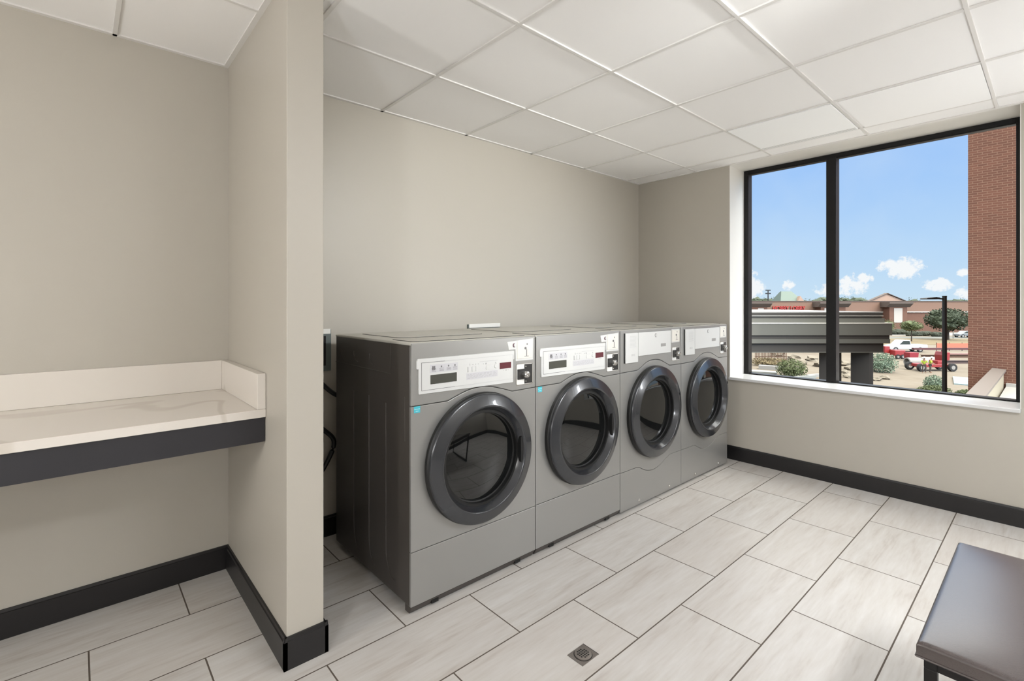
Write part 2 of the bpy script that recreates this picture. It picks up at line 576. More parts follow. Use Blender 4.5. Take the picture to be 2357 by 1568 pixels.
# ceiling panels beside the window
d = thing('ceiling_diffuser', 'bright white slotted air diffuser panel in the ceiling by the window', 'air vent', (3.165, .842, CEIL))
MB().box(.014, .5956, .014, .5956, -.004, .004).build('diffuser_plate', mat('vent_white', (.97, .97, .965), .6), d, bevel=.001)
sl = MB()
for k in range(3):
    sl.box(.548 + k * .016, .552 + k * .016, .02, .59, -.0046, -.0038)
sl.build('slot', mat('slot_grey', lin(150, 146, 140), .6), d)
tag(MB().box(3.165 + .014, 3.7606, .242, .8206, CEIL - .001, CEIL + .005).build('ceiling_panel', mat('smooth_white_panel', (.94, .93, .92), .6)),
    'smooth lighter ceiling panel between the air diffuser and right wall', 'ceiling panel')

# added fill lights out of frame, brightening the room: ceiling and wall fixtures
def ceiling_fill(x, y, rz, label):
    t = thing('ceiling_fill_light', label, 'added fill light', (x, y, CEIL), rz)
    MB().box(-.62, .62, -.17, .17, -.04, 0).build('housing', WHITE_METAL, t, bevel=.004)
    MB().box(-.59, .59, -.14, .14, -.043, -.039).build('diffuser', CEIL_FILL, t)
    return t


def wall_fill(x, y, rz, label, m):
    t = thing('wall_fill_light', label, 'wall light', (x, y, 1.10), rz)
    MB().box(-.13, .13, .0005, .03, -.02, .62).build('back_plate', WHITE_METAL, t, bevel=.004)
    MB().prism([(-.12, .03), (-.10, .07), (-.05, .095), (.05, .095), (.10, .07), (.12, .03)], 0, .60, 'z').build('diffuser', m, t)
    return t


ceiling_fill(1.8, -.95, 0, 'added long white ceiling fill light above the bench')
wall_fill(LX, 1.35, -math.pi / 2, 'added tall white fill light left of the counter, nearer the counter', WALL_FILL2)
wall_fill(LX, -.75, -math.pi / 2, 'added tall white fill light on the left wall, farther from the counter', WALL_FILL)
wall_fill(WX, -.80, math.pi / 2, 'added tall white fill light to the right of the window', WALL_FILL3)

tk = thing('spot_fill_light', 'added white spotlight brightening the wall above the machines', 'spotlight', (1.7, -.45, CEIL))  # unseen spotlight, added to brighten the middle of the back wall
MB().lathe([(0, 0), (.05, 0), (.05, -.02), (.012, -.022), (.012, -.05), (0, -.05)], seg=24).build('ceiling_rose', WHITE_METAL, tk, smooth=True)
aim = (Vector((2.1, 2.65, 1.55)) - Vector((1.7, -.45, CEIL - .11))).to_track_quat('-Z', 'Y')
hd = MB().lathe([(.045, .06), (.05, .04), (.055, -.06), (.050, -.06), (.045, .03), (0, .03), (0, .06)], seg=32).build('lamp_head', WHITE_METAL, tk, smooth=True)
hd.location = (0, 0, -.11)
hd.rotation_mode = 'QUATERNION'
hd.rotation_quaternion = aim
sp_l = bpy.data.objects.new('bulb', bpy.data.lights.new('bulb', 'SPOT'))
C.objects.link(sp_l)
sp_l.parent = hd
sp_l.location = (0, 0, -.03)
sp_l.data.energy = SPOT_FILL_POWER
sp_l.data.color = (.97, 1.0, 1.0)
sp_l.data.spot_size = math.radians(62)
sp_l.data.spot_blend = 1.0
sp_l.data.shadow_soft_size = .03

# ------------------------------------------------------------------ counter
CY0 = 2.02
t = thing('folding_counter', 'white veined quartz folding counter with dark apron in the alcove', 'counter', (LX, BY, .83))
K = lambda x0, x1, y0, y1, z0, z1, b=.0: MB().box(x0 - LX, x1 - LX, y0 - BY, y1 - BY, z0 - .83, z1 - .83, bev=b)
K(LX, PX0 - .001, CY0, BY - .001, .83, .861, .002).build('countertop', QUARTZ, t)
K(LX, PX0 - .031, BY - .022, BY - .001, .8612, .997, .002).build('backsplash', QUARTZ, t)
K(PX0 - .031, PX0 - .001, CY0 + .002, BY - .001, .8612, .997, .002).build('side_splash', QUARTZ, t)
K(LX, PX0 - .003, CY0 + .010, CY0 + .03, .735, .829).build('apron', WOODD, t)

# ------------------------------------------------------------------ laundry machines
MW, MD, MH = .702, .768, 1.108
MX = [1.002, 1.708, 2.414, 3.120]
MY = 1.735
RC, RZ = .352, .577


def arc_pts(pts, n=6):
    """Catmull-Rom through the given points"""
    P = [pts[0]] + list(pts) + [pts[-1]]
    out = []
    for i in range(1, len(P) - 2):
        p0, p1, p2, p3 = P[i - 1:i + 3]
        for k in range(n):
            s = k / n
            out.append(tuple(.5 * ((2 * b) + (-a + c) * s + (2 * a - 5 * b + 4 * c - d) * s * s + (-a + 3 * b - 3 * c + d) * s ** 3)
                             for a, b, c, d in zip(p0, p1, p2, p3)))
    out.append(tuple(pts[-1]))
    return out


def rrect(x0, x1, z0, z1, r=.006, n=4):
    out = []
    for cx, cz, a in ((x1 - r, z1 - r, 0), (x0 + r, z1 - r, 90), (x0 + r, z0 + r, 180), (x1 - r, z0 + r, 270)):
        for k in range(n + 1):
            q = math.radians(a + 90 * k / n)
            out.append((cx + r * math.cos(q), cz + r * math.sin(q)))
    return out


def machine_shell(t, top_seam, low_seam, side_ribs=True):
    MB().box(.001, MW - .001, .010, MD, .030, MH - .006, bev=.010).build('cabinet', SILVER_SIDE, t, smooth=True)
    # stamped grooves of the side sheet
    X = .001
    dl = [[(.215, .832), (.214, .45), (.213, .20), (.20, .14), (.17, .10), (.135, .090)],
          [(.380, .842), (.379, .45), (.378, .19), (.365, .12), (.34, .088), (.315, .083)],
          [(.545, .842), (.544, .45), (.543, .20), (.53, .13), (.51, .095), (.478, .087)],
          [(.373, 1.035), (.368, 1.01), (.352, .992), (.332, .988)], [(.545, 1.035), (.540, 1.01), (.52, .992), (.498, .986)], [(.705, 1.035), (.70, 1.01), (.685, .99), (.665, .977)]]
    for q in dl:
        MB().tube([(X, a, b) for a, b in arc_pts(q, 4)], .0022, 6).build('side_groove', SILVER_SIDE, t, smooth=True)
    MB().tube([(X, .17, 1.096), (X, .17, .964), (X, .765, .964)], .0018, 6).build('side_seam', SILVER_SIDE, t)
    MB().tube([(X, .05, .88), (X, .05, .70)], .0016, 6).build('side_groove', SILVER_SIDE, t)
    # lid with raised rim
    l = MB()
    l.box(0, MW, .004, MD, MH - .014, MH - .002, bev=.004)
    l.build('top_lid', LIDM, t, smooth=True)
    l = MB()
    l.prism(rrect(.10, .60, .27, .70, .05, 8), MH - .0025, MH + .0012, 'z')
    l.prism(rrect(.03, .67, .035, .22, .02, 5), MH - .0025, MH + .0008, 'z')
    l.build('lid_plate', LIDM, t, bevel=.0015)
    for x0, x1, y0, y1, r in ((.10, .60, .27, .70, .05), (.03, .67, .035, .22, .02)):
        q = rrect(x0, x1, y0, y1, r, 8)
        MB().tube([(a, b, MH - .0018) for a, b in q + q[:1]], .0022, 6).build('lid_groove', SEAL, t)
    g = .0012
    tp = [(0.002, MH - .0045), (MW - .002, MH - .0045)] + [(a, b + g) for a, b in reversed(top_seam)]
    MB().prism([(a, b) for a, b in tp], 0, .012).build('top_panel', SILVER, t, bevel=.0035)
    fp = [(a, b - g) for a, b in top_seam] + [(a, b + g) for a, b in reversed(low_seam)]
    MB().prism(fp, 0, .012).build('front_panel', SILVER, t, bevel=.0016)
    return g


def door(t, slot):
    Mx = frontdisc(RC, 0, RZ)
    MB().lathe([(.286, -.004), (.290, .004), (.291, .020), (.285, .026), (.20, .026), (.20, -.004)], Mx, 96, close=True).build('door_gasket', SEAL, t, smooth=True)
    prof = [(.280, .024), (.2862, .0275), (.2874, .031), (.2876, .0345), (.2868, .0375), (.2848, .0400), (.2820, .0418), (.2785, .0431), (.2600, .0490), (.2400, .0553), (.2365, .0562),
            (.2335, .0565), (.2310, .0560), (.2292, .0545), (.2280, .0525), (.2200, .0400), (.2120, .0270), (.2100, .0220), (.2100, .018), (.27, .020)]
    ring = MB().lathe(prof, Mx, 128, close=True).build('door_ring', DARKG, t, smooth=True, angle=60)
    MB().lathe([(.2115, .0235), (.2075, .0225), (.1990, .0060), (.1930, .0040), (.1930, .0015), (.2115, .0015)], Mx, 96, close=True).build('inner_gasket', SEAL, t, smooth=True)
    dome = [(.1935, .0045), (.17, .0085), (.13, .0125), (.085, .0152), (.04, .0165), (0, .017)]
    MB().lathe(dome, Mx, 128).build('door_glass', DGLASS, t, smooth=True, angle=60)
    if slot:
        MB().prism(rrect(RC + .2085, RC + .2285, .515, .638, .004), -.048, -.020).build('handle_slot', SEAL, ring)
    else:
        MB().prism(rrect(RC + .240, RC + .250, RZ + .075, RZ + .093, .003), -.0530, -.040).build('handle_slot', SEAL, ring)
    return ring


def coin_unit(t, x0, x1, z0, z1):
    # recessed black coin acceptor with a chrome knob sticking out of a block
    m = MB().prism(rrect(x0, x1, z0, z1, .008), -.0012, .006).build('coin_mechanism', CHROME, t)
    MB().prism(rrect(x0 + .004, x1 - .004, z0 + .004, z1 - .004, .006), -.0022, .004).build('frame_inset', mat('recess_white', lin(225, 224, 220), .5), m)
    MB().box(x0 + .054, x1 - .006, -.0034, .0, z0 + .006, z1 - .006).build('coin_plate', COINB, m)
    zc = (z0 + z1) / 2
    MB().box(x0 + .008, x0 + .058, -.0085, 0, zc - .024, zc + .026, bev=.002).build('coin_block', COINB, m)
    MB().lathe([(.0, .026), (.006, .027), (.0075, .031), (.013, .030), (.0165, .026), (.017, .012), (.017, 0)], frontdisc(x0 + .052, -.001, zc), 32).build('knob', CHROME, m, smooth=True)
    for dz in (-.036, .036):
        MB().lathe([(0, .0052), (.003, .0048), (.0042, .003)], frontdisc(x0 + .062, -.001, zc + dz), 12).build('bolt', CHROME, m, smooth=True)


def keyplate(t, x0, x1, z0, z1, cam_lock):
    k = MB()
    if cam_lock:
        k.prism([(x0 - .062, z1 - .002), (x1 + .008, z1 + .008), (x1 + .008, z0 - .010), (x0 - .008, z0 - .010), (x0 - .010, z1 - .040), (x0 - .052, z1 - .040)], -.0015, .004)
    else:
        k.prism(rrect(x0 - .004, x1 + .004, z0 - .006, z1 + .006, .004), -.0015, .004)
    k = k.build('money_box_surround', PANEL, t, bevel=.0008)
    p = MB().box(x0, x1, -.004, 0, z0, z1, bev=.0012).build('money_box_door', mat('panel_cream', lin(218, 214, 205), .35), k)
    c = MB()
    cx = (x0 + x1) / 2 + .008
    cz = z0 + (z1 - z0) * .5
    c.lathe([(0, .0065), (.006, .006), (.0068, .003)], frontdisc(cx - .004, 0, cz + .006), 20)
    c.box(cx + .002, cx + .006, -.0048, 0, z0 + .012, cz)
    c.box(cx - .011, cx + .017, -.0048, 0, z0 + .009, z0 + .0115)
    c.box(cx + .004, cx + .010, -.0048, 0, cz + .022, cz + .030)
    c.build('key_lock', INK, p)
    if cam_lock:
        MB().lathe([(0, .0035), (.0095, .0035), (.0105, .001)], frontdisc(x0 - .018, 0, z1 - .020), 24).build('cam_lock', mat('lock_plum', lin(96, 72, 80), .4), k)
        MB().lathe([(0, .006), (.0085, .006), (.009, .001)], frontdisc(x0 - .013, 0, z1 - .0195), 24).build('lock_face', PANEL, k)


def marks(t, name, items, m, y=-.0072, parent=None):
    b = MB()
    for x0, x1, z0, z1 in items:
        b.box(x0, x1, y, y + .0006, z0, z1)
    return b.build(name, m, parent or t)


# front load washer ---------------------------------------------------------
washer = thing('washing_machine', 'silver coin washer nearest the short wall, its dark side exposed', 'washing machine', (MX[0], MY, 0), group='silver coin laundry machines in a row')
seam = arc_pts([(0, .848), (.10, .848), (.18, .848)], 4)[:-1] + arc_pts([(.18, .848), (.232, .866), (.289, .882), (.345, .8885), (.407, .885), (.48, .867), (.549, .846)], 5)[:-1] + [(.549, .846), (.62, .8465), (MW, .848)]
low = [(0, .257), (.35, .256), (MW, .255)]
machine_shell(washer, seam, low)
MB().prism([(.0, .2555), (MW, .2535), (MW, .037), (0, .037)], 0, .012).build('kick_panel', SILVER, washer, bevel=.0016)
sk = MB()
sk.prism([(.0, .0365), (.055, .0365), (.055, .003), (.021, .003)], .004, MW - .004, 'x')
sk.build('skirt', SILVER_SIDE, washer, bevel=.002)
for x in (.118, .588):
    MB().box(x - .016, x + .018, .006, .02, .010, .026).build('skirt_notch', SEAL, washer)
for x in (.08, MW - .08):
    for y in (.09, MD - .09):
        ft = MB()
        ft.lathe([(0, 0), (.022, 0), (.022, .012), (.010, .014), (.010, .035)], Matrix.Translation((x, y, 0)), 20)
        ft.build('foot', SEAL, washer, smooth=True)
cp = MB()
cp.prism([(.024, 1.030), (.030, 1.039), (.556, 1.040), (.556, 1.0), (.549, .998), (.549, .893), (.545, .890), (.036, .894), (.034, .896), (.034, .996), (.024, .998)], -.006, .004)
cp = cp.build('control_panel', PANEL, washer, bevel=.0015)
marks(cp, 'panel_outline', [(.045, .0465, .908, 1.022), (.045, .16, 1.0215, 1.023), (.045, .21, .9075, .9088)], INK, parent=cp)
marks(cp, 'panel_outline', [(.16, .5475, 1.0215, 1.0222), (.21, .5475, .9075, .9080), (.547, .548, .9075, 1.022)], INKL, parent=cp)
MB().box(.086, .226, -.0066, -.005, .977, 1.011).build('instruction_label', PANEL_DIM, cp)
it = []
for k, x in enumerate((.098, .136, .172, .205)):
    it.append((x + .003, x + .009, .997, 1.004))
    for j in range(3):
        it.append((x - .004, x + .018, .992 - j * .0048, .9932 - j * .0048))
it += [(.094, .112, .993, .996), (.096, .100, .990, 1.005), (.107, .111, .990, 1.005), (.098, .110, .988, .991)]
marks(cp, 'label_print', it, INK, parent=cp)
MB().prism(rrect(.088, .221, .930, .9685, .002), -.0066, -.004).build('detergent_recess', WINDARK, cp)
MB().box(.273, .451, -.0066, -.005, .929, .958).build('instruction_label', PANEL_DIM, cp)
it = []
rnd = random.Random(3)
for r in range(4):
    x = .278
    while x < .442:
        wd = rnd.uniform(.004, .016)
        it.append((x, min(.446, x + wd), .951 - r * .0055, .9525 - r * .0055))
        x += wd + rnd.uniform(.003, .010)
marks(cp, 'label_print', it, INKL, parent=cp)
for k in range(3):
    MB().prism(rrect(.281 + k * .0215, .300 + k * .0215, .963, .986, .002), -.0085, -.005).build('push_button', PANEL, cp, bevel=.0006)
marks(cp, 'button_shadow', [(.2795, .281, .962, .986)], INK, parent=cp)
MB().prism(rrect(.381, .425, .963, .985, .009), -.0085, -.005).build('start_button', PANEL, cp, bevel=.0006)
MB().lathe([(0, .0095), (.009, .009), (.011, .006), (.011, .004)], frontdisc(.441, 0, .977), 24).build('round_button', PANEL, cp, smooth=True)
marks(cp, 'print_dots', [(.290, .292, .991, 1.0), (.304, .311, .9935, .9955), (.323, .325, .992, .997), (.336, .3395, .993, .9965), (.365, .370, .991, .994), (.379, .386, .989, .996), (.436, .441, .990, .995),
                         (.345, .45, 1.003, 1.004)], INKL, parent=cp)
marks(cp, 'display_print', [(.500, .507, .950, .955), (.487, .489, .951, .9535), (.515, .519, .951, .9535)], INKL, parent=cp)
MB().box(.464, .535, -.0068, -.004, .960, .989).build('display', DISPLAY, cp)
keyplate(washer, .577, .677, .998, 1.085, True)
coin_unit(washer, .571, .684, .869, .975)
door(washer, True)
st = MB().box(.014, .043, -.0006, .001, .820, .8465).build('energy_sticker', CYAN, washer)
marks(st, 'sticker_print', [(.016, .041, .8345, .8365), (.022, .036, .826, .828)], STICKW, y=-.001, parent=st)
w2 = copy_tree(washer)
w2.location.x = MX[1]
w2['label'] = 'silver coin washer, second from the short wall, with cyan sticker by the gap'

# dryers ---------------------------------------------------------------------
dryer = thing('tumble_dryer', 'silver coin dryer with large blank white panel, right of both washers', 'dryer', (MX[2], MY, 0), group='silver coin laundry machines in a row')
seam = [(0, .849), (.09, .850)] + arc_pts([(.178, .851), (.22, .867), (.272, .890), (.318, .901), (.364, .904), (.41, .901), (.447, .893), (.50, .873), (.553, .851)], 4)[:-1] + [(.553, .851), (MW, .849)]
low = [(0, .252), (.09, .251)] + arc_pts([(.17, .250), (.20, .243), (.25, .219), (.30, .203), (.352, .197), (.40, .202), (.45, .214), (.50, .236), (.55, .252)], 4)[:-1] + [(.56, .254), (MW, .252)]
machine_shell(dryer, seam, low)
MB().prism([(a, b - .0012) for a, b in low] + [(MW, .016), (0, .016)], 0, .012).build('kick_panel', SILVER, dryer, bevel=.0016)
for x in (.195, .551):
    MB().lathe([(0, .004), (.005, .0035), (.007, .0005), (.0105, .0003), (.0105, -.002)], frontdisc(x, 0, .040), 18).build('kick_screw', CHROME, dryer, smooth=True)
for x in (.08, MW - .08):
    for y in (.09, MD - .09):
        MB().lathe([(0, 0), (.022, 0), (.022, .012), (.010, .014), (.010, .035)], Matrix.Translation((x, y, 0)), 20).build('foot', SEAL, dryer, smooth=True)
a = MB().prism(rrect(.040, .170, .905, 1.086, .004), -.010, .004).build('instruction_panel', PANEL, dryer, bevel=.001)
MB().box(.036, .040, -.006, .0, .905, 1.086).build('shadow_gap', SEAL, dryer)
it = [(.085, .150, 1.065 - k * .008, 1.0662 - k * .008) for k in range(9)]
marks(a, 'barcode_print', [(.10 + k * .008, .101 + k * .008, .945, .958) for k in range(5)], INKL, y=-.0106, parent=a)
marks(a, 'label_print', it, INKL, y=-.0106, parent=a)
b = MB().prism(rrect(.177, .556, .940, 1.086, .003), -.008, .004).build('control_panel', PANEL, dryer, bevel=.001)
marks(b, 'panel_outline', [(.175, .557, .9385, .9400), (.1755, .177, .940, 1.086), (.175, .557, 1.086, 1.0872)], INK, y=-.0045, parent=b)
MB().prism(rrect(.362, .382, 1.049, 1.074, .009), -.0092, -.007).build('badge', INK, b)
MB().prism(rrect(.3645, .3795, 1.0515, 1.0715, .007), -.0098, -.008).build('badge_face', PANEL, b)
MB().box(.432, .492, -.0088, -.007, .985, 1.005).build('display', mat('display_grey', lin(150, 148, 146), .3), b)
keyplate(dryer, .580, .676, 1.008, 1.086, False)
coin_unit(dryer, .580, .680, .878, .972)
door(dryer, False)
d2 = copy_tree(dryer)
d2.location.x = MX[3]
d2['label'] = 'silver coin dryer nearest the window, last in the row of machines'

# ------------------------------------------------------------------ things behind the machines
ob = thing('outlet_box', 'white plastic washer outlet box on the wall, top edge above the machines', 'outlet box', (1.96, BY, 1.0))
MB().box(0, .286, -.012, -.0005, -.10, .126, bev=.003).build('box_face', mat('box_grey', lin(96, 104, 102), .5), ob)
MB().box(.006, .28, -.018, -.012, .101, .128, bev=.002).build('box_rim', PVC, ob)
MB().box(.03, .256, -.013, -.0115, -.07, .09).build('recess', DARKHOLE, ob)
vl = MB()
for x in (.08, .2):
    vl.tube([(x, -.012, .0), (x, -.05, .0), (x, -.05, -.05)], .010, 10)
vl.build('valve', CHROME, ob, smooth=True)
ob2 = copy_tree(ob)
ob2.location.x = .748
ob2['label'] = 'white washer outlet box on the wall in the gap beside the first washer'
hb = MB().tube(arc_pts([(.90, BY - .035, .93), (.95, BY - .05, .86), (1.03, BY - .06, .78), (1.12, BY - .06, .74)], 8), .0125, 10)
tag(hb.build('supply_hose', SEAL, smooth=True), 'black supply hose running down from the outlet box in the gap', 'hose', 'black hoses behind the first washer')
hb = MB().tube(arc_pts([(.86, BY - .035, .90), (.83, BY - .04, .76), (.88, BY - .045, .68), (.97, BY - .05, .60), (1.03, BY - .06, .52), (.98, BY - .06, .40), (.92, BY - .05, .33)], 8), .0125, 10)
tag(hb.build('drain_hose', SEAL, smooth=True), 'black drain hose bent halfway down the gap', 'hose', 'black hoses behind the first washer')
# ------------------------------------------------------------------ floor drain
dr = thing('floor_drain', 'small square steel floor drain with round perforated strainer', 'floor drain', (1.357, 1.137, 0))
MB().box(-.0445, .0445, -.0365, .0365, .0004, .0016, bev=.0004).build('drain_plate', STEEL, dr)
MB().lathe([(.031, .0015), (.031, .005), (.0285, .0062), (0, .0062)], Matrix.Identity(4), 40).build('strainer', STEEL, dr, smooth=True)
MB().lathe([(.0335, .0018), (.031, .0018), (.031, .001), (.0335, .001)], Matrix.Identity(4), 40, close=True).build('strainer_joint', DARKHOLE, dr)
h = MB()
for i in range(-2, 3):
    for j in range(-2, 3):
        if abs(i) + abs(j) < 4:
            h.box(i * .0088 - .0028, i * .0088 + .0028, j * .0088 - .0028, j * .0088 + .0028, .0058, .0065)
h.build('strainer_hole', DARKHOLE, dr)
MB().box(.0425, .0447, -.0367, .0367, .0003, .0018).build('joint_gap', DARKHOLE, dr)

# ------------------------------------------------------------------ bench
bx0, bx1, by0, by1, bt_ = 1.475, 2.205, -.86, .222, .480
bn = thing('bench', 'brown leather bench with black steel frame in the near right corner', 'bench', (bx0, by1, 0))
W_, D_ = bx1 - bx0, by1 - by0
cu = MB()
nx, ny = 28, 36
T0, T1 = .432, .480


def edge_drop(s, full, r):
    e = min(s, full - s)
    return 0 if e >= r else (1 - math.sqrt(max(0, 1 - ((r - e) / r) ** 2)))


xs = sorted({0, .001, .003, .006, .010, .015, .022, .038} | {W_ - q for q in (0, .001, .003, .006, .010, .015, .022, .038)} | {.038 + (W_ - .076) * k / nx for k in range(nx + 1)})
ys = sorted({0, .001, .003, .006, .010, .015, .022, .038} | {D_ - q for q in (0, .001, .003, .006, .010, .015, .022, .038)} | {.038 + (D_ - .076) * k / ny for k in range(ny + 1)})
top = [[None] * len(ys) for _ in xs]
bot = [[None] * len(ys) for _ in xs]
for i, x in enumerate(xs):
    for j, y in enumerate(ys):
        crown = .012 * (1 - (2 * x / W_ - 1) ** 4) * (1 - (2 * y / D_ - 1) ** 4)
        z = T1 - .012 + crown - .008 * max(edge_drop(x, W_, .012), edge_drop(y, D_, .012))
        if min(x, W_ - x) < .012 and min(y, D_ - y) < .012:
            z = T1 - .012 + crown - .008 * min(1.0, math.hypot(edge_drop(x, W_, .012), edge_drop(y, D_, .012)))
        top[i][j] = cu.bm.verts.new((x, -y, z))
        bot[i][j] = cu.bm.verts.new((x, -y, T0)) if i in (0, len(xs) - 1) or j in (0, len(ys) - 1) else None
for i in range(len(xs) - 1):
    for j in range(len(ys) - 1):
        cu.bm.faces.new((top[i][j], top[i + 1][j], top[i + 1][j + 1], top[i][j + 1]))
rim = [(i, 0) for i in range(len(xs))] + [(len(xs) - 1, j) for j in range(1, len(ys))] + [(i, len(ys) - 1) for i in range(len(xs) - 2, -1, -1)] + [(0, j) for j in range(len(ys) - 2, 0, -1)]
for a, b in zip(rim, rim[1:] + rim[:1]):
    cu.bm.faces.new((top[a[0]][a[1]], bot[a[0]][a[1]], bot[b[0]][b[1]], top[b[0]][b[1]]))
cu.bm.faces.new([bot[a][b] for a, b in rim])
cush = cu.build('cushion', LEATHER, bn, smooth=True, angle=70)
pp = MB()
pp.tube([(0, 0, T0 + .003), (W_, 0, T0 + .003), (W_, -D_, T0 + .003), (0, -D_, T0 + .003), (0, 0, T0 + .003)], .0028, 8)
pp.build('piping', LEATHER, cush, smooth=True)
lg = .024
fr = MB()
i0 = .012
fr.box(i0, W_ - i0, -i0 - lg, -i0, T0 - lg, T0)
fr.box(i0, W_ - i0, -D_ + i0, -D_ + i0 + lg, T0 - lg, T0)
fr.box(i0, i0 + lg, -D_ + i0 + lg, -i0 - lg, T0 - lg, T0)
fr.box(W_ - i0 - lg, W_ - i0, -D_ + i0 + lg, -i0 - lg, T0 - lg, T0)
fr.build('seat_frame', LEGM, bn, bevel=.0015)
for x in (i0, W_ - i0 - lg):
    for y in (-i0 - lg, -D_ + i0):
        MB().box(x, x + lg, y, y + lg, 0, T0 - lg).build('leg', LEGM, bn, bevel=.0015)
    MB().box(x, x + lg, -D_ + i0 + lg, -i0 - lg, 0.0, lg).build('floor_rail', LEGM, bn, bevel=.0015)

# small wall outlet opposite the machines
ot = thing('power_outlet', 'white wall outlet on the wall opposite the machines', 'outlet', (1.25, FY, .42))
MB().box(-.035, .035, .0005, .006, -.058, .058, bev=.002).build('cover_plate', PVC, ot)
MB().box(-.017, .017, .005, .008, -.034, .034).build('socket', PANEL_DIM, ot)

# ================================================================== outside
GZ = -6.44                       # ground outside, two floors down
OS, OK_ = math.sin(AIM), math.cos(AIM)
OROT = AIM - math.pi / 2         # the shops opposite stand square to this bearing


def G(r, w, z=GZ):
    """a place outside: r metres to the right and w metres ahead of the room's corner, z up"""
    return Vector((r * OS + w * OK_, -r * OK_ + w * OS, z))


def R(u, w):
    return (u - 1178.5) / FPX * w


EARTH = ground_material()
ASPH = mat('asphalt', lx(132, 134, 126), .9, var=.1, vscale=.4)
GRASSD = mat('dry_grass', lx(148, 130, 92), .95, var=.25, vscale=.7)
CANO = mat('canopy_grey', lx(150, 148, 137), .7)
CANOD = mat('canopy_dark', lx(98, 93, 86), .7)
CANOL = mat('canopy_flashing', lin(214, 210, 198), .5)
COLG = mat('column_grey', lx(92, 88, 84), .7)
BRICK = brick_material('red_brick', lx(152, 99, 77), lx(133, 86, 66), lx(188, 148, 124), .203, .0677)
STUCCO = mat('cream_stucco', lx(222, 210, 182), .9)
COPING = mat('taupe_coping', lx(158, 146, 136), .6)
ROOFW = mat('white_membrane', lx(240, 236, 228), .7)
EIFS = mat('pink_stucco', lx(164, 128, 108), .9, var=.05, vscale=.3)
SBRICK = mat('store_brick', lx(138, 96, 76), .9, var=.1, vscale=1.5)
CORN = mat('cornice_brown', lx(120, 104, 94), .8)
GREENR = mat('green_roof', lx(84, 112, 94), .5)
PEACH = mat('peach_gable', lx(224, 188, 164), .9)
REDP = mat('sign_red', lx(214, 62, 50), .4)
LEAFD = mat('leaf_dark', lx(72, 86, 56), .8, var=.4, vscale=3)
LEAFM = mat('leaf_mid', lx(116, 128, 78), .8, var=.4, vscale=3)
LEAFG = mat('leaf_silver', lx(146, 168, 140), .8, var=.35, vscale=3)
BARK = mat('bark', lx(96, 82, 70), .9)
HEDGE = mat('hedge_green', lx(66, 72, 52), .9, var=.3, vscale=2)
MACHR = mat('machine_red', lx(190, 56, 54), .4)
ORANGE = mat('orange_net', lx(238, 140, 108), .7)
CARW = mat('car_white', lx(240, 241, 242), .25, coat=.5)
CARG = mat('car_grey', lx(150, 156, 160), .3, coat=.5)
TYRE = mat('tyre', lx(40, 38, 38), .8)
CARGL = mat('car_glass', lx(70, 84, 84), .08)
CONC = mat('pale_concrete', lx(190, 186, 178), .8, var=.06, vscale=2)
HIVIS = mat('hi_vis', lx(214, 240, 60), .7)
HELM = mat('helmet_white', lx(242, 242, 240), .3)
SKIN = mat('skin', lx(190, 140, 112), .6)
DENIM = mat('work_trousers', lx(98, 84, 76), .8)
ROCK = mat('pale_rubble', lx(160, 148, 128), .9, var=.15, vscale=1)
LUMB = mat('steel_plate_grey', lx(176, 178, 172), .6, var=.1, vscale=1)
SHEET = mat('pale_blue_sheet', lx(192, 212, 214), .3)
PLANK = mat('rusty_bar', lx(128, 96, 74), .9)
DARKB = mat('lamp_bronze', lx(46, 44, 42), .5)

struct(MB().box(-300, 700, -400, 700, GZ - .5, GZ).build('ground', EARTH), 'pale bare earth of the building site', 'ground')


def slab(name, m, r0, r1, w0, w1, label, h=.04):
    o = MB().box(r0, r1, w0, w1, 0, h).build(name, m, loc=(0, 0, GZ), rotz=OROT)
    return struct(o, label, 'ground')


slab('trim_5', GRASSD, 40, 170, 92, 108, 'strip of dry grass beyond the site')
slab('trim_6', ASPH, 40, 190, 108, 114, 'grey drive beyond the dry grass')
slab('trim_7', CONC, 20, 220, 119, 130, 'pale forecourt in front of the shops')

# brick wing of the building, roof and parapet
bw = thing('brick_wing', 'red brick wing of the building at the right of the window view', 'building', (19.5, 1.75, -1.05))
MB().box(0, 8, -9, 0, -6, 17).build('brick_wall', BRICK, bw)
MB().box(.0, .4, -9.0, .03, 17, 17.2).build('coping', COPING, bw)
rf = thing('low_roof', 'white flat roof below the brick wing', 'roof', (5.0, .96, -1.05))
MB().box(0, 14.49, -8, 0, -.3, 0).build('roof_deck', ROOFW, rf)
MB().box(14.38, 14.49, -8, 0, 0, .09).build('cant_strip', ROOFW, rf)
pa = thing('parapet_wall', 'cream parapet with taupe coping running up to the brick wing', 'parapet', (5.0, 1.10, -1.05))
MB().box(0, 14.48, -.09, .09, -5.3, .44).build('parapet_body', STUCCO, pa)
MB().prism([(-.14, .42), (.14, .42), (.14, .49), (-.14, .47)], 0, 14.48, 'x').build('coping', COPING, pa)

